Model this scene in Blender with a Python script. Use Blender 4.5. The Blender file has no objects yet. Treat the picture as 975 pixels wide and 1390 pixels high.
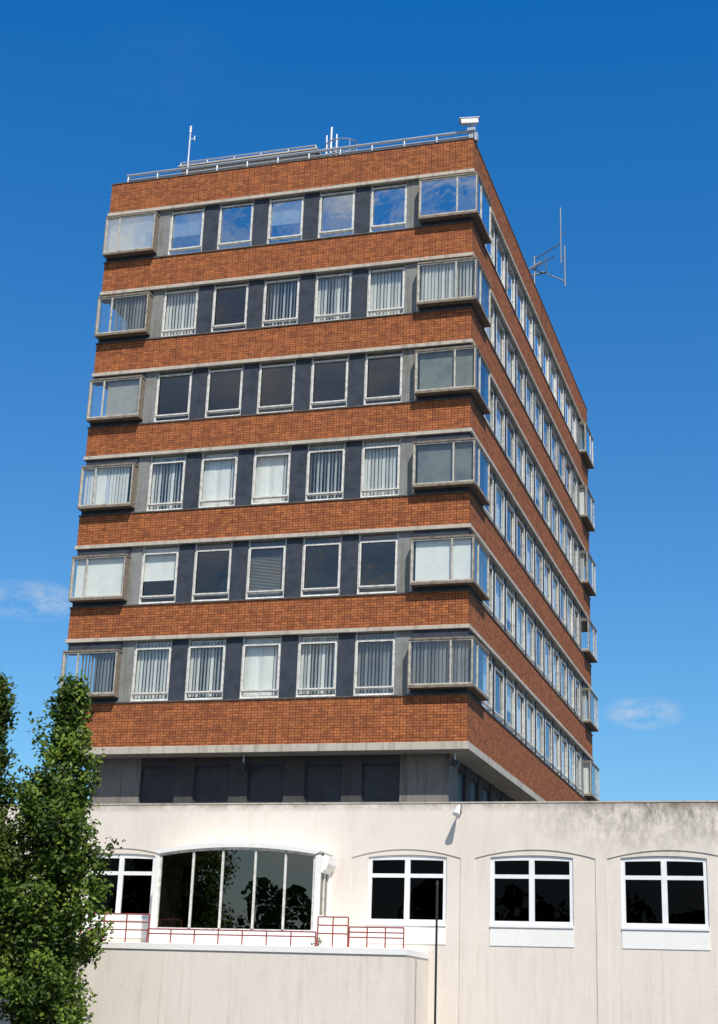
import bpy, math, random
from mathutils import Vector, Matrix
random.seed(7)
scene=bpy.context.scene
COL=scene.collection
# ------------------------------------------------------------------ helpers
def link(o): COL.objects.link(o); return o
WP={}   # world position of empties
def empty(name,loc,parent=None,rot=0.0):
    o=bpy.data.objects.new(name,None); o.empty_display_size=0.5
    link(o)
    pw=WP[parent.name] if parent else Vector((0,0,0))
    loc=Vector(loc); o.location=loc-pw; o.rotation_euler=(0,0,rot)
    if parent: o.parent=parent
    WP[o.name]=loc
    return o
def tag(o,label,cat,group=None):
    o["label"]=label; o["category"]=cat
    if group: o["group"]=group
class MB:
    def __init__(s): s.v=[];s.f=[];s.m=[]
    def poly(s,pts,m=0):
        b=len(s.v); s.v+= [tuple(p) for p in pts]; s.f.append(tuple(range(b,b+len(pts)))); s.m.append(m)
    def box(s,x0,x1,y0,y1,z0,z1,m=0):
        b=len(s.v)
        s.v+=[(x0,y0,z0),(x1,y0,z0),(x1,y1,z0),(x0,y1,z0),(x0,y0,z1),(x1,y0,z1),(x1,y1,z1),(x0,y1,z1)]
        for q in ((0,3,2,1),(4,5,6,7),(0,1,5,4),(1,2,6,5),(2,3,7,6),(3,0,4,7)):
            s.f.append(tuple(b+i for i in q)); s.m.append(m)
    def prism(s,xz,y0,y1,m=0):
        n=len(xz); b=len(s.v)
        s.v+=[(x,y0,z) for x,z in xz]+[(x,y1,z) for x,z in xz]
        s.f.append(tuple(b+i for i in range(n))); s.m.append(m)
        s.f.append(tuple(b+n+i for i in reversed(range(n)))); s.m.append(m)
        for i in range(n):
            j=(i+1)%n
            s.f.append((b+j,b+i,b+n+i,b+n+j)); s.m.append(m)
    def cyl(s,p0,p1,r0,r1=None,n=10,m=0,caps=True):
        r1=r0 if r1 is None else r1
        p0=Vector(p0);p1=Vector(p1);d=(p1-p0).normalized()
        a=Vector((0,0,1)) if abs(d.z)<.9 else Vector((1,0,0))
        u=d.cross(a).normalized();w=d.cross(u)
        b=len(s.v)
        for p,r in ((p0,r0),(p1,r1)):
            for i in range(n):
                t=2*math.pi*i/n; s.v.append(tuple(p+u*math.cos(t)*r+w*math.sin(t)*r))
        for i in range(n):
            j=(i+1)%n; s.f.append((b+i,b+j,b+n+j,b+n+i)); s.m.append(m)
        if caps:
            s.f.append(tuple(b+i for i in reversed(range(n)))); s.m.append(m)
            s.f.append(tuple(b+n+i for i in range(n))); s.m.append(m)
    def mesh(s,name,mats,origin=(0,0,0),smooth=False):
        o=Vector(origin); me=bpy.data.meshes.new(name)
        me.from_pydata([tuple(Vector(p)-o) for p in s.v],[],s.f)
        for mt in mats: me.materials.append(mt)
        me.polygons.foreach_set("material_index",s.m)
        if smooth: me.polygons.foreach_set("use_smooth",[True]*len(s.f))
        me.update(); return me
    def obj(s,name,mats,parent=None,origin=(0,0,0),smooth=False,bevel=0):
        me=s.mesh(name,mats,origin,smooth)
        ob=link(bpy.data.objects.new(name,me))
        if parent:
            ob.parent=parent; ob.location=Vector(origin)-WP[parent.name]
        else: ob.location=origin
        if bevel:
            bm=ob.modifiers.new("bevel",'BEVEL'); bm.width=bevel; bm.segments=2; bm.limit_method='ANGLE'
        return ob
def inst(name,me,parent,loc=(0,0,0),rot=(0,0,0)):
    o=link(bpy.data.objects.new(name,me)); o.parent=parent; o.location=loc; o.rotation_euler=rot; return o
def boxpart(name,mat,parent,x0,x1,y0,y1,z0,z1):
    mb=MB(); mb.box(x0,x1,y0,y1,z0,z1); return mb.obj(name,[mat],parent,((x0+x1)/2,(y0+y1)/2,z0))

# ------------------------------------------------------------------ materials
def newmat(name):
    m=bpy.data.materials.new(name); m.use_nodes=True
    nt=m.node_tree; b=nt.nodes["Principled BSDF"]; return m,nt,b
def N(nt,t,**k):
    n=nt.nodes.new(t)
    for a,v in k.items(): setattr(n,a,v)
    return n
def math_(nt,op,a,b=None,clamp=False):
    n=nt.nodes.new("ShaderNodeMath"); n.operation=op; n.use_clamp=clamp
    for i,x in enumerate((a,b)):
        if x is None: continue
        if isinstance(x,(int,float)): n.inputs[i].default_value=x
        else: nt.links.new(x,n.inputs[i])
    return n.outputs[0]
def mixc(nt,f,a,b,mode='MIX'):
    n=nt.nodes.new("ShaderNodeMix"); n.data_type='RGBA'; n.blend_type=mode
    for s,x in ((0,f),(6,a),(7,b)):
        if isinstance(x,(int,float)): n.inputs[s].default_value=x
        elif isinstance(x,tuple): n.inputs[s].default_value=(x[0],x[1],x[2],1)
        else: nt.links.new(x,n.inputs[s])
    return n.outputs[2]
def noise(nt,vec,scale,detail=4,rough=.6,stretch=None):
    if stretch:
        mp=nt.nodes.new("ShaderNodeMapping"); mp.inputs["Scale"].default_value=stretch
        nt.links.new(vec,mp.inputs["Vector"]); vec=mp.outputs[0]
    n=nt.nodes.new("ShaderNodeTexNoise"); n.inputs["Scale"].default_value=scale
    n.inputs["Detail"].default_value=detail; n.inputs["Roughness"].default_value=rough
    nt.links.new(vec,n.inputs["Vector"]); return n.outputs["Fac"]
def ramp(nt,f,lo,hi,a=0,b=1):
    n=nt.nodes.new("ShaderNodeMapRange"); n.inputs[1].default_value=lo; n.inputs[2].default_value=hi
    n.inputs[3].default_value=a; n.inputs[4].default_value=b
    nt.links.new(f,n.inputs[0]); return n.outputs[0]
def pos(nt):
    return nt.nodes.new("ShaderNodeNewGeometry").outputs["Position"]
def bump(nt,h,b,strength=.3,dist=.02):
    n=nt.nodes.new("ShaderNodeBump"); n.inputs["Strength"].default_value=strength; n.inputs["Distance"].default_value=dist
    nt.links.new(h,n.inputs["Height"]); nt.links.new(n.outputs[0],b.inputs["Normal"])
def plain(name,c,rough=.6,metal=0,var=.15,scale=6,dirt=None,spec=.5):
    m,nt,b=newmat(name); p=pos(nt)
    n=noise(nt,p,scale,5)
    c2=tuple(x*(1-var*2) for x in c) if dirt is None else dirt
    col=mixc(nt,ramp(nt,n,.45,.75),c,c2)
    nt.links.new(col,b.inputs["Base Color"]); b.inputs["Roughness"].default_value=rough
    b.inputs["Metallic"].default_value=metal; b.inputs["Specular IOR Level"].default_value=spec
    return m
def brick():
    m,nt,b=newmat("orange_brick"); p=pos(nt)
    sx=N(nt,"ShaderNodeSeparateXYZ"); nt.links.new(p,sx.inputs[0])
    u=math_(nt,'ADD',sx.outputs[0],sx.outputs[1])
    cb=N(nt,"ShaderNodeCombineXYZ"); nt.links.new(u,cb.inputs[0]); nt.links.new(sx.outputs[2],cb.inputs[1])
    bt=N(nt,"ShaderNodeTexBrick"); nt.links.new(cb.outputs[0],bt.inputs["Vector"])
    bt.offset=.5; bt.inputs["Scale"].default_value=1; bt.inputs["Brick Width"].default_value=.215; bt.inputs["Row Height"].default_value=.0875
    bt.inputs["Mortar Size"].default_value=.010; bt.inputs["Mortar Smooth"].default_value=.15; bt.inputs["Bias"].default_value=-.05
    bt.inputs["Color1"].default_value=(.52,.165,.050,1); bt.inputs["Color2"].default_value=(.27,.078,.030,1)
    bt.inputs["Mortar"].default_value=(.11,.050,.032,1)
    n1=noise(nt,cb.outputs[0],1.5,8,.85); n2=noise(nt,cb.outputs[0],4,5,.8)
    wv=N(nt,"ShaderNodeTexBrick"); nt.links.new(cb.outputs[0],wv.inputs["Vector"]); wv.offset=0; wv.inputs["Scale"].default_value=1
    wv.inputs["Brick Width"].default_value=.215; wv.inputs["Row Height"].default_value=.35; wv.inputs["Mortar Size"].default_value=.012
    wv.inputs["Color1"].default_value=(1,1,1,1); wv.inputs["Color2"].default_value=(.78,.78,.78,1); wv.inputs["Mortar"].default_value=(.42,.38,.36,1)
    col=mixc(nt,math_(nt,'MULTIPLY',ramp(nt,n2,.42,.75),.35),bt.outputs["Color"],(.56,.21,.075))
    col=mixc(nt,.8,col,wv.outputs["Color"],'MULTIPLY')
    col=mixc(nt,math_(nt,'MULTIPLY',ramp(nt,n1,.50,.80),.55),col,(.15,.06,.033))
    st=noise(nt,cb.outputs[0],2.6,6,.8,(2.2,.7,1))
    col=mixc(nt,math_(nt,'MULTIPLY',ramp(nt,st,.57,.8),.55),col,(.11,.055,.038))
    nt.links.new(col,b.inputs["Base Color"]); b.inputs["Roughness"].default_value=.85; b.inputs["Specular IOR Level"].default_value=.25
    bump(nt,bt.outputs["Fac"],b,-.4,.01)
    return m
M_brick=brick()
def concrete(name,c,stain,amt=.6,streak=.4,topz=None,big=.55):
    m,nt,b=newmat(name); p=pos(nt)
    n1=noise(nt,p,big,7,.65); n2=noise(nt,p,14,4,.6); st=noise(nt,p,1.3,6,.7,(3.5,3.5,.25) if not topz else (3.0,3.0,.4))
    col=mixc(nt,math_(nt,'MULTIPLY',ramp(nt,n1,.42,.72),amt*.55),c,tuple(x*.62 for x in c))
    col=mixc(nt,math_(nt,'MULTIPLY',ramp(nt,st,.5,.76),streak),col,stain)
    col=mixc(nt,math_(nt,'MULTIPLY',ramp(nt,n2,.5,.8),.22),col,stain)
    if topz:
        sx=N(nt,"ShaderNodeSeparateXYZ"); nt.links.new(p,sx.inputs[0])
        g=ramp(nt,sx.outputs[2],topz-1.5,topz+.1)
        gx=ramp(nt,sx.outputs[0],2.2,5.5)
        s2=noise(nt,p,2.1,9,.78,(1.5,1.5,.8))
        k=math_(nt,'MULTIPLY',math_(nt,'MULTIPLY',g,gx),ramp(nt,s2,.40,.60))
        col=mixc(nt,math_(nt,'MULTIPLY',k,1.0,True),col,(.16,.14,.115))
        g2=ramp(nt,sx.outputs[2],topz-.2,topz)
        k2=math_(nt,'MULTIPLY',g2,ramp(nt,noise(nt,p,1.6,8,.8),.36,.6))
        col=mixc(nt,math_(nt,'MULTIPLY',k2,.7),col,(.24,.19,.14))
        g3=math_(nt,'MULTIPLY',ramp(nt,sx.outputs[2],4.2,3.3),ramp(nt,noise(nt,p,2.0,6,.7,(4,4,.2)),.54,.72))
        col=mixc(nt,math_(nt,'MULTIPLY',g3,.25),col,(.36,.25,.16))
    nt.links.new(col,b.inputs["Base Color"]); b.inputs["Roughness"].default_value=.9; b.inputs["Specular IOR Level"].default_value=.2
    bump(nt,n2,b,.25,.01)
    return m
M_pod=concrete("cream_render",(.80,.72,.635),(.50,.41,.33),.35,.25,6.95)
M_white_p=concrete("white_render",(.88,.86,.82),(.66,.58,.48),.25,.15)
M_ledge=concrete("ledge_concrete",(.55,.49,.41),(.14,.11,.085),.9,.7)
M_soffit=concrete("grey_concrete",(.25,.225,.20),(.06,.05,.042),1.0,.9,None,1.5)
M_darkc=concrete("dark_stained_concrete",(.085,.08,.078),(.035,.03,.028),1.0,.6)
M_moss=concrete("mossy_concrete",(.27,.275,.27),(.13,.115,.055),1.5,.9,None,2.4)
M_sill=plain("sill_stone",(.12,.10,.09),.9,0,.3,5)
M_slate=plain("slate_blue_panel",(.046,.056,.074),.7,0,.25,3,spec=.3)
M_frame=plain("window_frame_paint",(.76,.74,.69),.5,0,.1,7,(.42,.39,.32))
M_framew=plain("weathered_frame_paint",(.56,.52,.44),.6,0,.1,4,(.20,.17,.13))
M_frame_w=plain("white_upvc",(.87,.87,.86),.35,0,.05,4)
M_wood=plain("weathered_timber",(.25,.20,.15),.85,0,.3,8,(.09,.07,.055))
M_int=plain("interior_paint",(.42,.43,.40),.9,0,.1,1)
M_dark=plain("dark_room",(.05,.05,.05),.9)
M_metal=plain("galvanised_metal",(.55,.57,.60),.4,.6,.1,10)
M_metald=plain("dull_metal",(.26,.27,.29),.5,.4,.1,10)
M_white=plain("white_enamel",(.8,.8,.8),.4)
M_black=plain("black_paint",(.02,.02,.022),.5)
M_red=plain("red_rail_paint",(.36,.075,.075),.5)
M_roof=plain("roof_felt",(.10,.10,.10),.95)
M_blind=plain("blind_fabric",(.86,.85,.80),.8,0,.05,3)
M_blindg=plain("grey_blind_fabric",(.36,.36,.345),.8,0,.1,3)
M_net=plain("grey_green_net",(.20,.225,.205),.9,0,.2,2)
M_ground=plain("asphalt",(.055,.055,.055),.95,0,.2,2)
def glass(name,base=.05,tint=(.90,.93,.92),k5=.96,gc=(.95,.97,1)):
    m=bpy.data.materials.new(name); m.use_nodes=True; nt=m.node_tree; nt.nodes.clear()
    out=N(nt,"ShaderNodeOutputMaterial"); mx=N(nt,"ShaderNodeMixShader"); tr=N(nt,"ShaderNodeBsdfTransparent"); gl=N(nt,"ShaderNodeBsdfGlossy")
    tr.inputs[0].default_value=(*tint,1); gl.inputs["Roughness"].default_value=0; gl.inputs["Color"].default_value=(*gc,1)
    ge=N(nt,"ShaderNodeNewGeometry"); dt=N(nt,"ShaderNodeVectorMath",operation='DOT_PRODUCT')
    nt.links.new(ge.outputs["Normal"],dt.inputs[0]); nt.links.new(ge.outputs["Incoming"],dt.inputs[1])
    c=math_(nt,'SUBTRACT',1.0,math_(nt,'ABSOLUTE',dt.outputs["Value"]),True)
    k=math_(nt,'ADD',math_(nt,'MULTIPLY',math_(nt,'POWER',c,4.0),k5),base,True)
    bn=N(nt,"ShaderNodeBump"); bn.inputs["Strength"].default_value=.09; bn.inputs["Distance"].default_value=.05
    nt.links.new(noise(nt,ge.outputs["Position"],1.2,2,.5),bn.inputs["Height"]); nt.links.new(bn.outputs[0],gl.inputs["Normal"])
    nt.links.new(k,mx.inputs[0]); nt.links.new(tr.outputs[0],mx.inputs[1]); nt.links.new(gl.outputs[0],mx.inputs[2]); nt.links.new(mx.outputs[0],out.inputs[0])
    return m
G_clear=glass("window_glass",.09)
G_mirror=glass("coated_window_glass",.52,(.7,.75,.76),.96,(.95,.98,1.0))
G_tint=glass("tinted_glass",.14,(.10,.10,.10),.96,(.92,.94,.86))
G_dark=glass("dark_glass",.008,(.04,.04,.04),.25)

# ------------------------------------------------------------------ tower
XL,XR,YF,YB=-13.9,0.0,0.0,26.1
TOP=[30.83,27.53,24.26,20.99,17.70,14.41,11.10]
BOT=[29.62,26.36,23.12,19.93,16.64,13.34,9.66]
LB=[b-.13 for b in BOT]; LB[6]=9.42
tower=empty("office_tower",((XL+XR)/2,13.05,0))
tag(tower,"six-storey office tower with orange brick bands and strip windows","office building")
cx=(XL+XR)/2
for i in range(7):
    t,b,l=TOP[i],BOT[i],LB[i]
    mb=MB(); mb.box(XL,XR,YF,YB,b,t); mb.obj("brick_band",[M_brick],tower,(cx,13,b))
    mb=MB(); mb.box(XL-.05,XR+.05,YF-.05,YB+.05,l,b-.002); mb.obj("ledge",[M_ledge],tower,(cx,13,l),bevel=.01)
    if i>0:
        mb=MB(); mb.box(XL-.03,XR+.03,YF-.03,YB+.03,t+.002,t+.05); mb.obj("window_sill",[M_sill],tower,(cx,13,t))
    else:
        mb=MB(); mb.box(XL-.02,XR+.02,YF-.02,YB+.02,t+.002,t+.05); mb.obj("coping",[M_sill],tower,(cx,13,t))
W=1.36; PITCH=1.925
FX=[-11.43+PITCH*i for i in range(5)]
SY=[2.45+PITCH*i for i in range(11)]
SW=1.62      # side windows are closer together
for r in range(6):
    z0=TOP[r+1]+.052; z1=LB[r]-.002
    boxpart("concrete_pier",M_moss,tower,-11.86,FX[0],.08,.34,z0,z1)
    for i in range(4): boxpart("pier",M_slate,tower,FX[i]+W,FX[i+1],.08,.34,z0,z1)
    boxpart("concrete_pier",M_moss,tower,FX[4]+W,-1.84,.08,.34,z0,z1)
    boxpart("concrete_pier",M_moss,tower,-.34,-.08,2.02,SY[0],z0,z1)
    for i in range(10): boxpart("pier",M_slate,tower,-.34,-.08,SY[i]+SW,SY[i+1],z0,z1)
    boxpart("concrete_pier",M_moss,tower,-.34,-.08,SY[10]+SW-.2,23.75,z0,z1)
    boxpart("flank_wall",M_moss,tower,XL+.1,XL+.35,2.0,YB-.1,z0,z1)
    boxpart("rear_wall",M_moss,tower,XL+.36,XR-2.4,YB-.35,YB-.1,z0,z1)
    boxpart("interior_core",M_int,tower,-10.2,-4.2,4.2,21.5,z0,z1)
    boxpart("interior_partition",M_int,tower,-13.5,-10.21,9,9.2,z0,z1)
    boxpart("interior_partition",M_int,tower,-4.19,-.5,12,12.2,z0,z1)
H=2.12
def win_frame(W):
    mb=MB(); f=.055
    mb.box(0,f,0,.09,0,H); mb.box(W-f,W,0,.09,0,H); mb.box(f,W-f,0,.09,0,f); mb.box(f,W-f,0,.09,H-f,H)
    mb.box(f,W-f,.005,.085,1.74,1.80); mb.box(f,W-f,.01,.085,.20,.25)
    s=.045
    mb.box(f-.01,f+s,-.025,.0,.23,1.77); mb.box(W-f-s,W-f+.01,-.025,.0,.23,1.77)
    mb.box(f+s,W-f-s,-.025,.0,1.725,1.77); mb.box(f+s,W-f-s,-.025,.0,.23,.275)
    mb.box(-.02,W+.02,-.05,.09,-.03,-.001)
    return mb.mesh("frame",[M_frame])
def win_pane(g,W):
    mb=MB()
    for a,b in ((.055,.20),(.25,1.74),(1.80,H-.055)):
        mb.poly([(.055,.05,a),(W-.055,.05,a),(W-.055,.05,b),(.055,.05,b)])
    return mb.mesh("pane",[g])
def slats(x0,x1,z0,z1,mat,ang=35,step=.095,y=.17,wid=.1,skip=0,seed=1,jit=12):
    rnd=random.Random(seed); mb=MB(); x=x0+.05
    mb.box(x0,x1,y-.03,y+.03,z1,z1+.05)
    while x<x1-.03:
        if rnd.random()>=skip:
            a=math.radians(ang+rnd.uniform(-jit,jit)); dx=math.cos(a)*wid/2; dy=math.sin(a)*wid/2; zb=z0+rnd.uniform(-.01,.01)
            mb.poly([(x-dx,y-dy,zb),(x+dx,y+dy,zb),(x+dx,y+dy,z1),(x-dx,y-dy,z1)])
        x+=step
    return mb.mesh("blind",[mat])
def roller(x0,x1,z0,z1,mat,y=.13):
    mb=MB(); n=6
    for i in range(n):
        a=x0+(x1-x0)*i/n;b=x0+(x1-x0)*(i+1)/n
        mb.poly([(a,y+.01*(i%2),z0),(b,y+.01*((i+1)%2),z0),(b,y,z1),(a,y,z1)])
    mb.box(x0,x1,y-.01,y+.015,z0-.03,z0-.001)
    return mb.mesh("blind",[mat])
def venetian(x0,x1,z0,z1,mat,y=.15):
    mb=MB(); z=z0
    while z<z1: mb.poly([(x0,y-.02,z),(x1,y-.02,z),(x1,y+.02,z+.03),(x0,y+.02,z+.03)]); z+=.05
    return mb.mesh("blind",[mat])
def blindset(W): return {
 'v':slats(.05,W-.05,.08,1.95,M_blind,-26,step=.125,wid=.125,seed=2),
 'V':slats(.05,W-.05,.08,1.95,M_blind,-12,step=.125,wid=.13,seed=3,jit=20),
 'w':slats(.05,W-.05,.12,1.95,M_blind,-22,step=.12,wid=.125,seed=21,jit=24),
 'o':slats(.05,W-.05,.08,1.95,M_blind,-42,step=.125,wid=.12,seed=4),
 'p':slats(.05,W-.05,.25,1.95,M_blind,-30,skip=.3,seed=5),
 'g':slats(.05,W-.05,.08,1.95,M_blindg,-30,step=.12,wid=.12,seed=6),
 'h':slats(.62,W-.05,.08,1.95,M_blind,55,step=.07,seed=8),
 'r':roller(.05,W-.05,.1,1.97,M_blind),
 'R':roller(.05,W-.05,.85,1.97,M_blind),
 'n':venetian(.05,W-.05,.1,1.95,M_blindg)}
SETS={W:(win_frame(W),win_pane(G_clear,W),win_pane(G_mirror,W),blindset(W)), SW:(win_frame(SW),win_pane(G_clear,SW),win_pane(G_mirror,SW),blindset(SW)),}
ROWS=["R.R..","v.owv",".....","wVVov","R.n..","vwVwg"]  # first row: white rollers added to imitate bright reflections in the panes
rs=random.Random(11)
def add_window(r,loc,rot,bk,w_):
    fr,pa,pm,bs=SETS[w_]
    w=empty("window",loc,tower,rot)
    inst("frame",fr,w)
    inst("pane",pm if r==0 else pa,w,(0,0,0),(math.radians(rs.uniform(-.5,.5)),0,math.radians(rs.uniform(-.5,.5))))
    if bk!='.': inst("blind",bs[bk],w)
for r in range(6):
    z=TOP[r+1]+.09
    for i,x in enumerate(FX): add_window(r,(x,.13,z),0,ROWS[r][i],W)
    for i,y in enumerate(SY): add_window(r,(-.10,y,z),math.pi/2,rs.choice("vVoprRgn..vV"),SW if i<10 else W)
def bay(name,x0,x1,y0,y1,z0,z1,fm,sm,bk,solid_right=False,glassm=G_clear):
    """projecting glazed box; fm: x positions of front mullions, sm: y positions of right side mullions"""
    e=empty(name,((x0+x1)/2,(y0+y1)/2,z0),tower)
    o=((x0+x1)/2,(y0+y1)/2,z0)
    mb=MB(); tb=.085; tt=.06
    mb.box(x0-.02,x1+.02,y0-.02,y1,z0,z0+tb); mb.box(x0-.02,x1+.02,y0-.02,y1,z1-tt,z1)
    mb.box(x0-.02,x0-.001,y0-.02,y0+.05,z0+tb,z1-tt); mb.box(x1+.001,x1+.02,y0-.02,y0+.05,z0+tb,z1-tt)
    mb.obj("surround",[M_wood],e,o)
    a,b=z0+tb,z1-tt
    mb=MB(); f=.05
    fx=[x0]+fm+[x1-f]
    for x in fx: mb.box(x,x+f,y0,y0+.06,a+.001,b-.001)
    mb.box(x0+.05,x1-.05,y0+.005,y0+.055,a+.001,a+.05); mb.box(x0+.05,x1-.05,y0+.005,y0+.055,b-.05,b-.001)
    if not solid_right:
        sy=sm+[y1-f]
        for y in sy: mb.box(x1-.06,x1,y,y+f,a+.001,b-.001)
        mb.box(x1-.055,x1-.005,y0+.07,y1-.05,a+.001,a+.05); mb.box(x1-.055,x1-.005,y0+.07,y1-.05,b-.05,b-.001)
    mb.box(x0,x0+.06,y0+.06,y0+.1,a+.001,b-.001)
    mb.obj("frame",[M_framew],e,o)
    mb=MB(); mb.poly([(x0+.03,y0+.03,a),(x1-.03,y0+.03,a),(x1-.03,y0+.03,b),(x0+.03,y0+.03,b)])
    if not solid_right: mb.poly([(x1-.03,y0+.04,a),(x1-.03,y1,a),(x1-.03,y1,b),(x1-.03,y0+.04,b)])
    mb.poly([(x0+.03,y0+.04,a),(x0+.03,y0+.28,a),(x0+.03,y0+.28,b),(x0+.03,y0+.04,b)])
    mb.obj("pane",[glassm],e,o)
    if solid_right:
        mb=MB(); mb.box(x1-.05,x1,y0+.061,y1,a+.001,b-.001); mb.obj("side_panel",[M_wood],e,o)
    if bk!='.':
        mat={'g':M_blindg,'G':M_blindg,'N':M_net}.get(bk,M_blind)
        w=x1-x0; hh=z1-z0
        s0=.62 if (solid_right and bk in 'vgGx') else .1
        if bk in 'rGN': me=roller(s0+.02,w-.12,.12,hh-.1,mat,.13)
        else: me=slats(s0,w-.12,.12,hh-.12,mat,{'v':-28,'V':-12,'g':-30,'o':-45}.get(bk,-30),step=.12,wid=.125,y=.15,seed=ord(bk))
        ob=link(bpy.data.objects.new("blind",me)); ob.parent=e; ob.location=Vector((x0,y0,z0))-WP[e.name]
        if not solid_right and (y1-y0)>1.5:
            L=y1-y0
            me=slats(.3,L-.12,.12,hh-.12,mat,42,y=.15,seed=33)
            ob=link(bpy.data.objects.new("blind",me)); ob.parent=e; ob.location=Vector((x1,y0,z0))-WP[e.name]; ob.rotation_euler=(0,0,math.pi/2)
    return e
CB=['.','v','N','N','r','g']; LBk=['r','g','G','V','r','g']; FBk=['v','r','v','.','v','r']
for r in range(6):
    z0=TOP[r+1]+.20; z1=TOP[r+1]+1.78
    gm=G_mirror if r==0 else G_clear
    bay("corner_bay_window",-1.84,.22,-.27,2.02,z0,z1,[-.52],[.45],CB[r],False,gm)
    bay("bay_window",-13.84,-11.86,-.28,.2,z0,z1,[-13.32],[],LBk[r],True,gm)
    bay("side_bay_window",-.6,.27,23.75,26.2,z0,z1,[],[25.4],FBk[r],False,gm)
    a,b,c=TOP[r+1]+.052,z0-.003,LB[r]-.002
    for q0,q1 in ((a,b),(z1+.003,c)):
        for k in ((-1.83,-.1,.02,.1),(-.1,-.02,.02,2.02),(-13.85,-11.87,.02,.1),(-.1,-.02,23.76,26.0)):
            boxpart("apron_panel",M_slate,tower,*k,q0,q1)
# recessed service storey
UX=[-11.15,-9.25,-7.38,-5.45,-3.55]; UW=1.24
zz0,zz1=6.5,9.418; yy=.74
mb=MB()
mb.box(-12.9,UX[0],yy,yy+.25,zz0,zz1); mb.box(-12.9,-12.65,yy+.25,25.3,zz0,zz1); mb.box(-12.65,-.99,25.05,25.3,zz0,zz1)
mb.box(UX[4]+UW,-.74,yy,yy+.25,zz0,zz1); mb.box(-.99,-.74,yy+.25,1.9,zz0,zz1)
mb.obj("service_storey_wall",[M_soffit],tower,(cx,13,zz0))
VY=[1.9+1.925*i for i in range(12)]
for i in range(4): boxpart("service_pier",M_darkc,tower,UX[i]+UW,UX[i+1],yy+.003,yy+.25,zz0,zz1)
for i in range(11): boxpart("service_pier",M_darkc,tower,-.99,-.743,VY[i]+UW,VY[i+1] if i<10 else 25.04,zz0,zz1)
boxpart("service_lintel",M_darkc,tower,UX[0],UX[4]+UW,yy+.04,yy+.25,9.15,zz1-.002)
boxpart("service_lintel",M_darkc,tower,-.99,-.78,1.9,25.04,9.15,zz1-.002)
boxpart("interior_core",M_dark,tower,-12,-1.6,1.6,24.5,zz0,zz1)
def svc():
    mb=MB(); h=2.64;f=.05
    mb.box(0,f,.06,.14,0,h);mb.box(UW-f,UW,.06,.14,0,h);mb.box(f,UW-f,.06,.14,h-f,h)
    return mb.mesh("frame",[M_slate])
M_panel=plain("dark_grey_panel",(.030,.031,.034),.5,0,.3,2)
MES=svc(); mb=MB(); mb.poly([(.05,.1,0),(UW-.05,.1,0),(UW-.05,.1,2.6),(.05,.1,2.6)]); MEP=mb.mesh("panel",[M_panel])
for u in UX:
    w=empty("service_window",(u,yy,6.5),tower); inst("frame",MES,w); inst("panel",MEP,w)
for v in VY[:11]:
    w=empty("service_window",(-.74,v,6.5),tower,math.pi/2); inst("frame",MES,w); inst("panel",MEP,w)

# ------------------------------------------------------------------ roof things
mb=MB()
for z,r in ((31.32,.055),(31.12,.035)):
    mb.cyl((XL+.45,.28,z),(XR-.0,.28,z),r,n=8)
for i in range(12):
    x=XL+.5+i*1.2; mb.cyl((x,.28,30.88),(x,.28,31.3),.035,n=6); mb.cyl((x,.28,31.1),(x,.62,30.88),.022,n=6)
rail=mb.obj("roof_railing",[M_metal],None,(cx,.28,30.88)); tag(rail,"galvanised metal railing along the tower parapet","railing")
ph=empty("rooftop_plant_room",(-9.9,6,30.88)); tag(ph,"low dark plant room with pale roof edge on the tower","plant room")
mb=MB(); mb.box(-12.75,-7.1,3.5,8,30.884,33.45); mb.obj("wall",[plain("plant_room_cladding",(.10,.085,.075),.8)],ph,(-9.9,6,30.88))
mb=MB(); mb.box(-12.85,-7.0,3.4,8.1,33.452,33.52); mb.obj("roof",[M_ledge],ph,(-9.9,6,33.2))
mb=MB(); mb.cyl((-12.8,3.5,33.68),(-7.1,3.5,33.68),.03,n=8)
for i in range(6): mb.cyl((-12.8+i*1.14,3.5,33.52),(-12.8+i*1.14,3.5,33.68),.025,n=6)
mb.obj("handrail",[M_metal],ph,(-9.9,3.5,33.3))
mb=MB(); mb.cyl((-12.4,3.3,30.88),(-12.4,3.3,34.9),.03,n=8); mb.cyl((-12.4,3.3,34.9),(-12.4,3.3,35.2),.05,.04,n=10); mb.cyl((-12.4,3.3,34.6),(-12.2,3.3,34.6),.02,n=6);mb.cyl((-12.2,3.3,34.52),(-12.2,3.3,34.72),.022,n=6)
o=mb.obj("roof_mast",[M_white],None,(-12.4,3.3,30.88)); tag(o,"slim white mast with a small sensor on the tower roof","mast")
mb=MB()
for x in (-6.35,-5.95): mb.cyl((x,2.6,30.88),(x,2.6,33.45),.035,n=6)
for i in range(8): mb.cyl((-6.35,2.6,31.1+i*.3),(-5.95,2.6,31.1+i*.3),.015,n=6)
for zc in (32.4,32.95):
    pts=[(-5.75+.62*math.cos(t),2.6+.45*math.sin(t),zc) for t in [2*math.pi*k/24 for k in range(25)]]
    for a,b in zip(pts,pts[1:]): mb.cyl(a,b,.028,n=5)
for k in range(8):
    t=math.pi*k/4; mb.cyl((-5.75+.62*math.cos(t),2.6+.45*math.sin(t),32.0),(-5.75+.62*math.cos(t),2.6+.45*math.sin(t),32.97),.022,n=5)
mb.cyl((-6.15,2.55,30.9),(-6.15,2.55,33.75),.05,n=8)
o=mb.obj("hooped_ladder",[M_metal],None,(-6,2.6,30.88)); tag(o,"galvanised roof access ladder with safety hoops","ladder")
cc=empty("security_camera",(-.12,.3,30.88)); tag(cc,"white security camera on a bracket at the tower parapet corner","camera")
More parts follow.
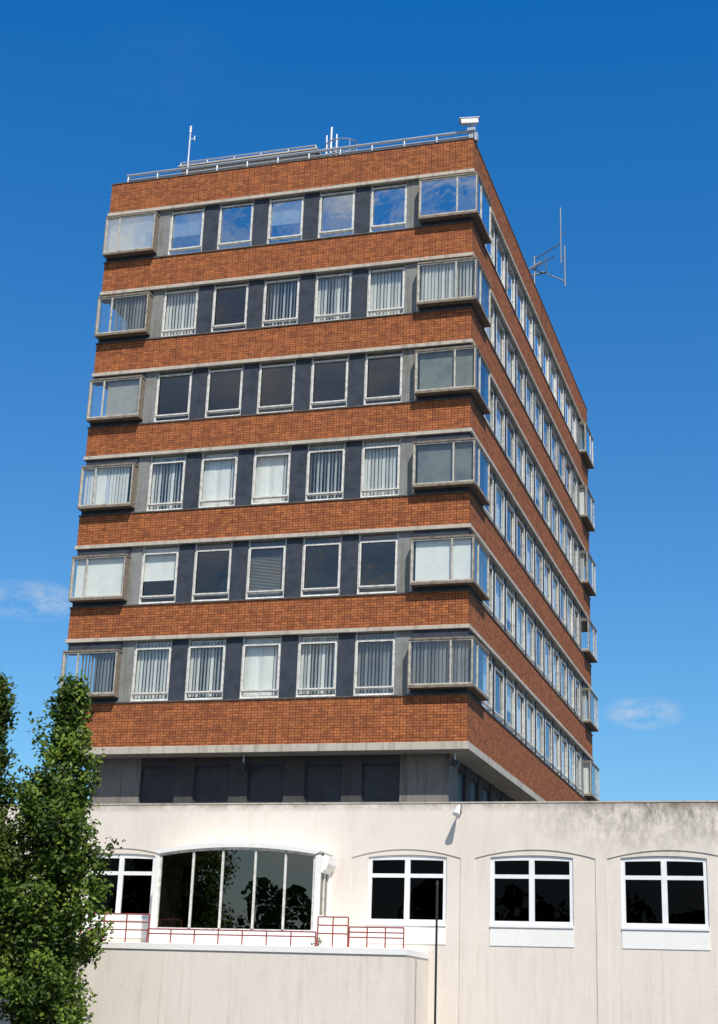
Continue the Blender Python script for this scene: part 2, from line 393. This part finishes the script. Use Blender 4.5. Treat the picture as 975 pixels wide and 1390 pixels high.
mb=MB(); mb.cyl((-.12,.3,30.88),(-.12,.3,31.35),.05,n=10); mb.box(-.27,.02,.18,.42,31.3,31.42); mb.cyl((-.12,.3,31.42),(-.16,.3,31.56),.06,n=10); mb.box(-.02,.1,.2,.4,30.9,31.2)
mb.obj("bracket",[M_metal],cc,(-.12,.3,30.88))
def oriented(mb,c,yaw,pitch,L,wd,h,m=0):
    R=Matrix.Rotation(yaw,3,'Z')@Matrix.Rotation(pitch,3,'Y'); b=len(mb.v)
    for sx,sy,sz in ((-1,-1,-1),(1,-1,-1),(1,1,-1),(-1,1,-1),(-1,-1,1),(1,-1,1),(1,1,1),(-1,1,1)):
        mb.v.append(tuple(Vector(c)+R@Vector((sx*L/2,sy*wd/2,sz*h/2))))
    for q in ((0,3,2,1),(4,5,6,7),(0,1,5,4),(1,2,6,5),(2,3,7,6),(3,0,4,7)): mb.f.append(tuple(b+i for i in q)); mb.m.append(m)
mb=MB()
oriented(mb,(-.2,.2,31.66),math.radians(20),math.radians(-8),.62,.2,.19)
oriented(mb,(-.21,.2,31.775),math.radians(20),math.radians(-8),.74,.25,.03)
mb.obj("housing",[M_white],cc,(-.12,.3,31.6),bevel=.01)
mb=MB(); oriented(mb,(-.50,.09,31.615),math.radians(20),math.radians(-8),.02,.14,.12); mb.obj("lens",[M_black],cc,(-.5,.1,31.6))
an=empty("antenna",(-.15,12.6,30.88)); tag(an,"twin vertical aerials on a metal bracket at the tower roof edge","antenna")
mb=MB(); mb.cyl((-.15,12.5,30.88),(-.15,12.5,32.6),.04,n=8)
mb.cyl((-.15,12.5,32.45),(1.1,11.86,32.75),.026,n=6); mb.cyl((-.15,12.5,32.0),(1.1,12.85,31.45),.026,n=6)
mb.cyl((-.15,12.5,32.0),(.75,12.2,32.35),.022,n=6); mb.cyl((-.3,12.5,31.7),(.35,12.7,31.9),.045,n=6); mb.cyl((.35,12.6,31.75),(.35,12.4,32.55),.022,n=6)
mb.cyl((-.35,12.3,31.9),(.2,12.45,32.3),.05,n=6)
mb.obj("bracket",[M_metald],an,(-.15,12.5,30.88))
mb=MB(); mb.cyl((1.1,11.86,31.8),(1.1,11.86,34.45),.028,n=8); mb.cyl((1.1,11.86,33.2),(1.28,11.86,33.2),.02,n=6); mb.obj("whip",[M_metald],an,(1.1,11.86,31.8))
mb=MB(); mb.cyl((1.1,12.85,31.2),(1.1,12.85,33.15),.034,n=8); mb.cyl((1.1,12.85,32.6),(.95,12.85,32.6),.02,n=6); mb.obj("whip",[M_metald],an,(1.1,12.85,31.1))

# ------------------------------------------------------------------ podium
PY=-6.0
pod=empty("podium_building",(0,0,0)); tag(pod,"low cream rendered building with arched white windows at the tower base","building")
PW=[(-9.43,-7.35),(-1.26,.87),(2.02,4.16),(5.36,7.49),(8.82,10.95)]
RC=[(-9.85,-6.99),(-1.72,1.24),(1.62,4.73),(5.02,8.15),(8.5,11.6)]
ZB,ZS,ZC=3.93,5.60,5.66
def arc(x0,x1,zs,zc,n=12):
    xc=(x0+x1)/2;hw=(x1-x0)/2
    return [(x0+(x1-x0)*i/n, zs+(zc-zs)*(1-(((x0+(x1-x0)*i/n)-xc)/hw)**2)) for i in range(n+1)]
PL,PR,PT=-17.0,16.0,6.98
y0,y1=PY,PY+.35
RD=.022
def skin(opens,ya,yb,mb,n):
    x=PL
    for a,b,zb,zs,zc in opens:
        mb.box(x,a,ya,yb,0,PT)
        if zb>0: mb.box(a,b,ya,yb,0,zb)
        ar=arc(a,b,zs,zc,n)
        for (xa,za),(xb,zb2) in zip(ar,ar[1:]):
            mb.prism([(xa,za),(xb,zb2),(xb,PT),(xa,PT)],ya,yb)
        x=b
    mb.box(x,PR,ya,yb,0,PT)
mb=MB()
bayop=(-6.65,-2.45,3.3,5.45,5.46)
skin(sorted([(a,b,0,5.58,5.80) for a,b in RC]+[bayop]),y0,y0+RD,mb,24)
skin(sorted([(a,b,3.42,ZS,ZC) for a,b in PW]+[bayop]),y0+RD+.001,y1,mb,12)
mb.box(PL,PL+.3,y1,24,0,PT); mb.box(PR-.3,PR,y1,24,0,PT); mb.box(PL,PR,24,24.3,0,PT)
mb.obj("wall",[M_pod],pod,(0,PY,0))
boxpart("roof",M_roof,pod,PL+.31,PR-.31,y1+.01,23.99,6.3,6.5)
boxpart("coping",M_ledge,pod,PL-.02,PR+.02,y0-.015,y1+.02,PT+.002,PT+.04)
boxpart("interior_wall",M_dark,pod,PL+.31,PR-.31,-.5,-.3,0,6.29)
boxpart("interior_floor",M_dark,pod,PL+.31,PR-.31,y1+.01,-.51,2.9,3.0)
def arched_window(a,b):
    e=empty("window",((a+b)/2,PY,ZB),pod); o=((a+b)/2,PY,ZB)
    mb=MB(); f=.10; ya,yb=PY+RD+.04,PY+RD+.13
    xc=(a+b)/2
    ar=arc(a,b,ZS-.002,ZC-.002); ai=arc(a,b,ZS-.085,ZC-.125)
    mb.box(a,a+f,ya,yb,ZB,ZS-.085); mb.box(b-f,b,ya,yb,ZB,ZS-.085); mb.box(a+f,b-f,ya,yb,ZB,ZB+f)
    for k in range(12): mb.prism([ai[k],ai[k+1],ar[k+1],ar[k]],ya,yb)
    mb.box(xc-.07,xc+.07,ya-.005,yb,ZB+f,ZC-.125)
    mb.box(a+f,xc-.07,ya+.003,yb,5.08,5.18); mb.box(xc+.07,b-f,ya+.003,yb,5.08,5.18)
    mb.box(a-.0,b+.0,PY+RD-.04,yb,ZB-.06,ZB-.002)
    mb.obj("frame",[M_frame_w],e,o)
    yg=PY+RD+.09
    mb=MB(); ai=arc(a+.02,b-.02,ZS-.06,ZC-.10)
    mb.poly([(a+.02,yg,ZB+.02),(b-.02,yg,ZB+.02)]+[(x,yg,z) for x,z in reversed(ai)])
    mb.obj("pane",[G_dark],e,o)
    mb=MB(); mb.box(a,b,PY+RD-.015,PY+RD+.13,3.42,ZB-.061); mb.obj("sill_panel",[M_white_p],e,o)
for a,b in PW: arched_window(a,b)
e=empty("shopfront_bay",(-4.6,-6.5,3.21),pod); o=(-4.6,-6.5,3.21)
bx0,bx1=-6.79,-2.39; by=-7.0
mb=MB()
mb.box(bx0-.12,bx0,by,PY-.001,3.22,5.55); mb.box(bx1,bx1+.12,by,by+.14,3.22,5.55)
mb.box(bx1,bx1+.12,PY-.14,PY-.001,3.22,5.55)
lo=arc(bx0,bx1,5.56,5.73,20); up=arc(bx0-.16,bx1+.16,5.64,5.85,20)
for k in range(20): mb.prism([lo[k],lo[k+1],up[k+1],up[k]],by-.04,PY-.001)
mb.prism([(bx1+.121,5.18),(bx1+.20,5.22),(bx1+.25,5.34),(bx1+.27,5.55),(bx1+.121,5.60)],by+.3,PY-.001)
mb.box(bx1,bx1+.12,by+.141,PY-.141,5.12,5.54); mb.box(bx1,bx1+.12,by+.141,PY-.141,3.22,4.05)
mb.box(bx0,bx1,by,by+.14,3.22,3.60)
mb.obj("surround",[M_white_p],e,o)
mb=MB(); div=[-5.82,-4.98,-4.06,-3.22]
for d_ in div: mb.box(d_-.028,d_+.028,by+.03,by+.1,3.6,5.53+.17*(1-((d_+4.59)/2.2)**2))
mb.box(bx0,bx0+.06,by+.03,by+.1,3.6,5.5); mb.box(bx1-.06,bx1,by+.03,by+.1,3.6,5.5); mb.box(bx0+.06,bx1-.06,by+.03,by+.1,3.6,3.66)
li=arc(bx0,bx1,5.50,5.67,20)
for k in range(20): mb.prism([li[k],li[k+1],lo[k+1],lo[k]],by+.03,by+.1)
mb.box(bx1+.05,bx1+.1,-6.5,-6.45,4.05,5.12)
mb.obj("frame",[M_frame],e,o)
mb=MB(); mb.poly([(bx0,by+.07,3.6),(bx1,by+.07,3.6)]+[(x,by+.07,z) for x,z in reversed(li)])
mb.poly([(bx1+.07,by+.14,4.05),(bx1+.07,PY-.14,4.05),(bx1+.07,PY-.14,5.12),(bx1+.07,by+.14,5.12)])
mb.obj("pane",[G_tint],e,o)
ter=empty("terrace",(-4,-7.2,0)); tag(ter,"raised pale concrete terrace along the low building","terrace")
mb=MB(); mb.box(-12,.43,-8.2,PY-.002,3.05,3.21); mb.obj("deck",[M_white_p],ter,(-4,-7.2,3.05),bevel=.01)
mb=MB(); mb.box(-11.98,.41,-8.17,PY-.002,0,3.048); mb.obj("retaining_wall",[M_pod],ter,(-4,-7.2,0))
def railing(x0,x1,y,ztop,n,label,rails=3):
    mb=MB(); zb=3.212
    for i in range(n):
        x=x0+(x1-x0)*i/(n-1); mb.cyl((x,y,zb),(x,y,ztop),.019,n=6)
    for k in range(rails):
        z=ztop-(ztop-zb-.12)*k/rails; mb.cyl((x0,y,z),(x1,y,z),.019,n=6)
    o=mb.obj("railing",[M_red],None,((x0+x1)/2,y,zb)); tag(o,label,"railing","red railings on the terrace")
railing(-8.4,-6.5,-8.0,3.92,4,"red tubular railing beside the terrace window")
railing(-6.5,-1.95,-8.05,3.56,8,"low red tubular railing before the glazed bay",2)
railing(-1.92,-1.13,-8.0,3.93,3,"short tall red railing section on the terrace")
railing(-1.1,.3,-8.0,3.70,4,"red tubular railing at the terrace end")
rw=random.Random(2); mb=MB()
for k in range(90):
    t=rw.uniform(0,6.28); rr=rw.uniform(0,.16); hh=rw.uniform(.03,.26); p=Vector((-1.98+rr*math.cos(t),-7.8+rr*math.sin(t),3.215+hh*(1-rr*2)))
    a=Vector((rw.gauss(0,1),rw.gauss(0,1),rw.gauss(0,1))).normalized()*.035; b2=a.cross(Vector((rw.gauss(0,1),0,1))).normalized()*.02
    mb.poly([p-a,p-b2,p+a,p+b2])
for k in range(5): mb.cyl((-1.98,-7.8,3.212),(-1.98+rw.uniform(-.1,.1),-7.8+rw.uniform(-.1,.1),3.42),.006,n=4)
o=mb.obj("weed_plant",[plain("weed_leaf",(.10,.16,.03),.7)],None,(-1.98,-7.8,3.212)); tag(o,"small green weed growing on the terrace edge","plant")
mb=MB(); mb.cyl((1.2,-8.3,0),(1.2,-8.3,4.72),.028,n=10); mb.cyl((1.2,-8.3,4.72),(1.2,-8.3,4.81),.04,.02,n=10); mb.cyl((1.2,-8.3,0),(1.2,-8.3,.15),.09,n=12)
o=mb.obj("slim_post",[M_black],None,(1.2,-8.3,0)); tag(o,"slim black post standing before the cream wall","post")
fl=empty("wall_floodlight",(1.22,PY,6.85)); tag(fl,"white floodlight on an arm at the cream wall top","floodlight")
mb=MB(); mb.box(1.20,1.25,PY-.08,PY-.001,6.72,6.94); mb.cyl((1.225,PY-.07,6.88),(1.225,PY-.32,6.8),.02,n=8); mb.obj("bracket",[M_black],fl,(1.2,PY,6.85))
mb=MB(); mb.cyl((1.24,PY-.28,6.84),(1.2,PY-.40,6.64),.05,.10,n=14); mb.cyl((1.25,PY-.25,6.90),(1.24,PY-.28,6.84),.03,.05,n=14); mb.obj("lamp_head",[M_white],fl,(1.2,PY-.3,6.8))
for x,y in ((-.45,.35),(-7.4,.35)):
    e=empty("soffit_floodlight",(x,y,9.37)); tag(e,"small dark floodlight hanging below the brick overhang","floodlight","floodlights under the tower overhang")
    mb=MB(); mb.cyl((x,y,9.42),(x,y,9.15),.025,n=6); mb.obj("bracket",[M_metal],e,(x,y,9.3))
    mb=MB(); oriented(mb,(x,y-.03,9.05),0,.3,.26,.16,.2); mb.obj("lamp_head",[M_black],e,(x,y,9.05),bevel=.01)

mb=MB(); mb.poly([(-3000,-3000,0),(3000,-3000,0),(3000,3000,0),(-3000,3000,0)])
g=mb.obj("ground",[M_ground]); g["kind"]="structure"

# ------------------------------------------------------------------ trees
def leafmat(name,k=1.0):
    m=bpy.data.materials.new(name); m.use_nodes=True; nt=m.node_tree; nt.nodes.clear()
    out=N(nt,"ShaderNodeOutputMaterial"); at=N(nt,"ShaderNodeAttribute"); at.attribute_name="tone"
    cr=N(nt,"ShaderNodeValToRGB"); nt.links.new(at.outputs["Fac"],cr.inputs[0])
    cr.color_ramp.elements[0].color=(.018*k,.040*k,.007*k,1); cr.color_ramp.elements[1].color=(.20*k,.27*k,.035*k,1)
    e=cr.color_ramp.elements.new(.55); e.color=(.085*k,.145*k,.02*k,1)
    di=N(nt,"ShaderNodeBsdfDiffuse"); tl=N(nt,"ShaderNodeBsdfTranslucent"); gl=N(nt,"ShaderNodeBsdfGlossy"); gl.inputs["Roughness"].default_value=.5
    gl.inputs["Color"].default_value=(.4,.42,.4,1)
    for s in (di,tl): nt.links.new(cr.outputs[0],s.inputs[0])
    a=N(nt,"ShaderNodeMixShader"); a.inputs[0].default_value=.36; nt.links.new(di.outputs[0],a.inputs[1]); nt.links.new(tl.outputs[0],a.inputs[2])
    b=N(nt,"ShaderNodeMixShader"); b.inputs[0].default_value=.03; nt.links.new(a.outputs[0],b.inputs[1]); nt.links.new(gl.outputs[0],b.inputs[2])
    nt.links.new(b.outputs[0],out.inputs[0]); return m
M_leaf=leafmat("leaf",1.05); M_leafd=leafmat("darker_leaf",.68); M_bark=plain("bark",(.09,.07,.05),.95,0,.3,12)
def tree(name,x,y,zt,prof,label,seed,nsh,per,lm):
    """upright-branched crown: many ascending shoots, each clothed with leaf tufts"""
    rnd=random.Random(seed)
    e=empty(name,(x,y,0)); tag(e,label,"tree","leafy trees before the low building")
    mb=MB(); px=[(x,y,0)]
    k=9
    for i in range(1,k+1): px.append((x+rnd.uniform(-.07,.07),y+rnd.uniform(-.07,.07),zt*.9*i/k))
    for i in range(k): mb.cyl(px[i],px[i+1],.13*(1-i/(k+.6)),.13*(1-(i+1)/(k+.6)),n=9,caps=False)
    def rad(z):
        for (za,ra),(zb,rb) in zip(prof,prof[1:]):
            if za<=z<=zb: return ra+(rb-ra)*(z-za)/(zb-za)
        return .03
    rm=max(r for _,r in prof); lv=MB(); tone=[]; made=0
    while made<nsh:
        z=rnd.uniform(prof[0][0],prof[-1][0]-.1)
        if rnd.random()>.2+.8*rad(z)/rm: continue
        t=rnd.uniform(0,2*math.pi); lob=1+.22*math.sin(t*2+z*1.3+seed)+.2*math.sin(z*3.3+t+seed)
        rr=rad(z)*lob*(rnd.random()**.5)
        tip=Vector((x+rr*math.cos(t),y+rr*math.sin(t),z))
        L=rnd.uniform(.4,.9); out_=Vector((math.cos(t),math.sin(t),0))
        root=tip-Vector((0,0,1))*L-out_*min(rr,.45)*.9
        if made%4==0: mb.cyl(tuple(root),tuple(tip),.022,.006,n=5,caps=False)
        if made%9==0:
            zb=max(.8,root.z-.6); mb.cyl((x,y,min(zb,zt*.85)),tuple(root),.035,.02,n=5,caps=False)
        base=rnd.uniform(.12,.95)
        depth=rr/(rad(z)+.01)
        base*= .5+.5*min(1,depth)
        n=int(per*rnd.uniform(.6,1.4))
        for j in range(n):
            s_=rnd.random()**.8; c=root.lerp(tip,s_); w_=.15*(1-.5*s_)+.03
            p=c+Vector((rnd.gauss(0,w_),rnd.gauss(0,w_),rnd.gauss(0,.07)))
            s=rnd.uniform(.045,.08)
            nrm=Vector((rnd.gauss(.15,.6),rnd.gauss(-.4,.6),rnd.uniform(.2,1))).normalized()
            a=nrm.cross(Vector((rnd.gauss(0,1),rnd.gauss(0,1),rnd.gauss(0,1)))).normalized(); b2=nrm.cross(a)
            lv.poly([p-a*s,p-b2*s*.62+a*s*.1,p+a*s*1.1,p+b2*s*.62+a*s*.1])
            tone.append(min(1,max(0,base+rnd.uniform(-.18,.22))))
        made+=1
    mb.obj("trunk",[M_bark],e,(x,y,0),smooth=True)
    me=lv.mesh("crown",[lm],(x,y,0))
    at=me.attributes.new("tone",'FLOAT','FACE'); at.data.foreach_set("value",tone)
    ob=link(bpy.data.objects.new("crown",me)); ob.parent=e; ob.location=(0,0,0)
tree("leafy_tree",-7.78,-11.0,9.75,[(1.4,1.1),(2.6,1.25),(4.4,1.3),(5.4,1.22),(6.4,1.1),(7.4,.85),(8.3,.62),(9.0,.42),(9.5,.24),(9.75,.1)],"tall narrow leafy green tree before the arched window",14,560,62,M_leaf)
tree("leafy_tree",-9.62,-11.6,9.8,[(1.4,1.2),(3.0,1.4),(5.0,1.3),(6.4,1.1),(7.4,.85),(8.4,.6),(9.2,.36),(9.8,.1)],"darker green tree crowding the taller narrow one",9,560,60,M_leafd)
rnd=random.Random(5); lv=MB(); tone=[]
for i in range(60):
    x=-120+i*4+rnd.uniform(-1.5,1.5); hh=rnd.uniform(9.5,15.5); yy2=-112+rnd.uniform(-4,4)
    for j in range(480):
        z=rnd.uniform(0,hh); rr=3.6*math.sqrt(max(.02,1-(abs(z-hh*.45)/(hh*.56))**2))*rnd.random()**.4; t=rnd.uniform(0,6.28)
        p=Vector((x+rr*math.cos(t),yy2+rr*math.sin(t)*.6,z)); s=rnd.uniform(.22,.45)
        a=Vector((rnd.gauss(0,1),rnd.gauss(0,.4),rnd.gauss(0,1))).normalized(); b2=a.cross(Vector((0,1,.3))).normalized()
        lv.poly([p-a*s,p-b2*s,p+a*s,p+b2*s]); tone.append(rnd.uniform(.1,.7))
me=lv.mesh("distant_wood",[M_leafd]); at=me.attributes.new("tone",'FLOAT','FACE'); at.data.foreach_set("value",tone)
ob=link(bpy.data.objects.new("distant_wood",me)); ob["kind"]="stuff"; ob["label"]="far belt of green trees across the car park"; ob["category"]="trees"

# ------------------------------------------------------------------ light, sky
EL,AZ=math.radians(53),math.radians(35)
S=Vector((math.sin(AZ)*math.cos(EL),-math.cos(AZ)*math.cos(EL),math.sin(EL)))
sun=bpy.data.lights.new("sun",'SUN'); sun.energy=5.0; sun.angle=math.radians(.5); sun.color=(1,.95,.86)
so=link(bpy.data.objects.new("sun",sun)); so.location=(30,-60,60); so.rotation_euler=S.to_track_quat('Z','Y').to_euler()
w=bpy.data.worlds.new("World"); scene.world=w; w.use_nodes=True; nt=w.node_tree; nt.nodes.clear()
out=N(nt,"ShaderNodeOutputWorld"); bg=N(nt,"ShaderNodeBackground"); nt.links.new(bg.outputs[0],out.inputs[0])
sky=N(nt,"ShaderNodeTexSky"); sky.sky_type='NISHITA'; sky.sun_disc=False; sky.sun_elevation=EL; sky.sun_rotation=math.atan2(S.x,S.y)
sky.air_density=1.0; sky.dust_density=.3; sky.ozone_density=3.0
bg.inputs[1].default_value=.12
tc=N(nt,"ShaderNodeTexCoord"); dirv=tc.outputs["Generated"]
sx=N(nt,"ShaderNodeSeparateXYZ"); nt.links.new(dirv,sx.inputs[0])
tcol=mixc(nt,ramp(nt,sx.outputs[2],.12,.62),(.58,.93,1.08),(.04,.80,1.42))
tint=mixc(nt,1.0,sky.outputs[0],tcol,'MULTIPLY')
def vdot(v):
    n=N(nt,"ShaderNodeVectorMath",operation='DOT_PRODUCT'); nt.links.new(dirv,n.inputs[0]); n.inputs[1].default_value=v; return n.outputs["Value"]
cn=noise(nt,dirv,30,8,.68,(1,1,2.2))
def blob(c,rx,rz,amt):
    c=Vector(c).normalized(); t=Vector((c.y,-c.x,0)).normalized()
    dx=math_(nt,'DIVIDE',math_(nt,'SUBTRACT',vdot(t),t.dot(c)),rx); dz=math_(nt,'DIVIDE',math_(nt,'SUBTRACT',sx.outputs[2],c.z),rz)
    q=math_(nt,'ADD',math_(nt,'MULTIPLY',dx,dx),math_(nt,'MULTIPLY',dz,dz))
    a=math_(nt,'SUBTRACT',1.0,q,True)
    a=math_(nt,'MULTIPLY',a,math_(nt,'GREATER_THAN',vdot(c),.9))
    a=math_(nt,'MULTIPLY',a,ramp(nt,cn,.38,.68))
    return math_(nt,'MULTIPLY',a,amt)
m1=blob((-.4772,.8446,.2426),.038,.014,.6)
m2=blob((-.1097,.9761,.1876),.027,.011,.75)
m3=blob((-.368,.744,.5575),.05,.03,.012)
# broken bright cloud in the half of the sky behind the viewpoint, hazier near the horizon
bn=noise(nt,dirv,7.0,9,.62,(1,1,2.2))
back=ramp(nt,math_(nt,'MULTIPLY',sx.outputs[1],-1.0),.05,.35)
haze=ramp(nt,sx.outputs[2],.26,.05,0,.75)
mb_=math_(nt,'MULTIPLY',math_(nt,'MAXIMUM',ramp(nt,bn,.40,.62),haze),back)
msk=math_(nt,'ADD',math_(nt,'ADD',m1,m2),math_(nt,'ADD',m3,math_(nt,'MULTIPLY',mb_,.9)),True)
col=mixc(nt,msk,tint,(6.4,6.4,6.3))
nt.links.new(col,bg.inputs[0])

# ------------------------------------------------------------------ camera
f=2085.0
def d(u,v): return Vector((u-487.5,-(v-650),-f))
Z=d(700,-5300).normalized(); Y=d(1150,1405); Y=(Y-Y.dot(Z)*Z).normalized(); X=Y.cross(Z)
R=Matrix((X,Y,Z)).to_4x4()
cam=bpy.data.cameras.new("camera"); cam.sensor_fit='VERTICAL'; cam.sensor_height=36; cam.lens=f/1390*36
cam.shift_y=-45/1390; cam.clip_end=8000; cam.clip_start=.1
co=link(bpy.data.objects.new("camera",cam)); co.matrix_world=Matrix.Translation((10.54,-45.85,1.6))@R
scene.camera=co
scene.view_settings.view_transform='Standard'; scene.view_settings.look='None'; scene.view_settings.exposure=0
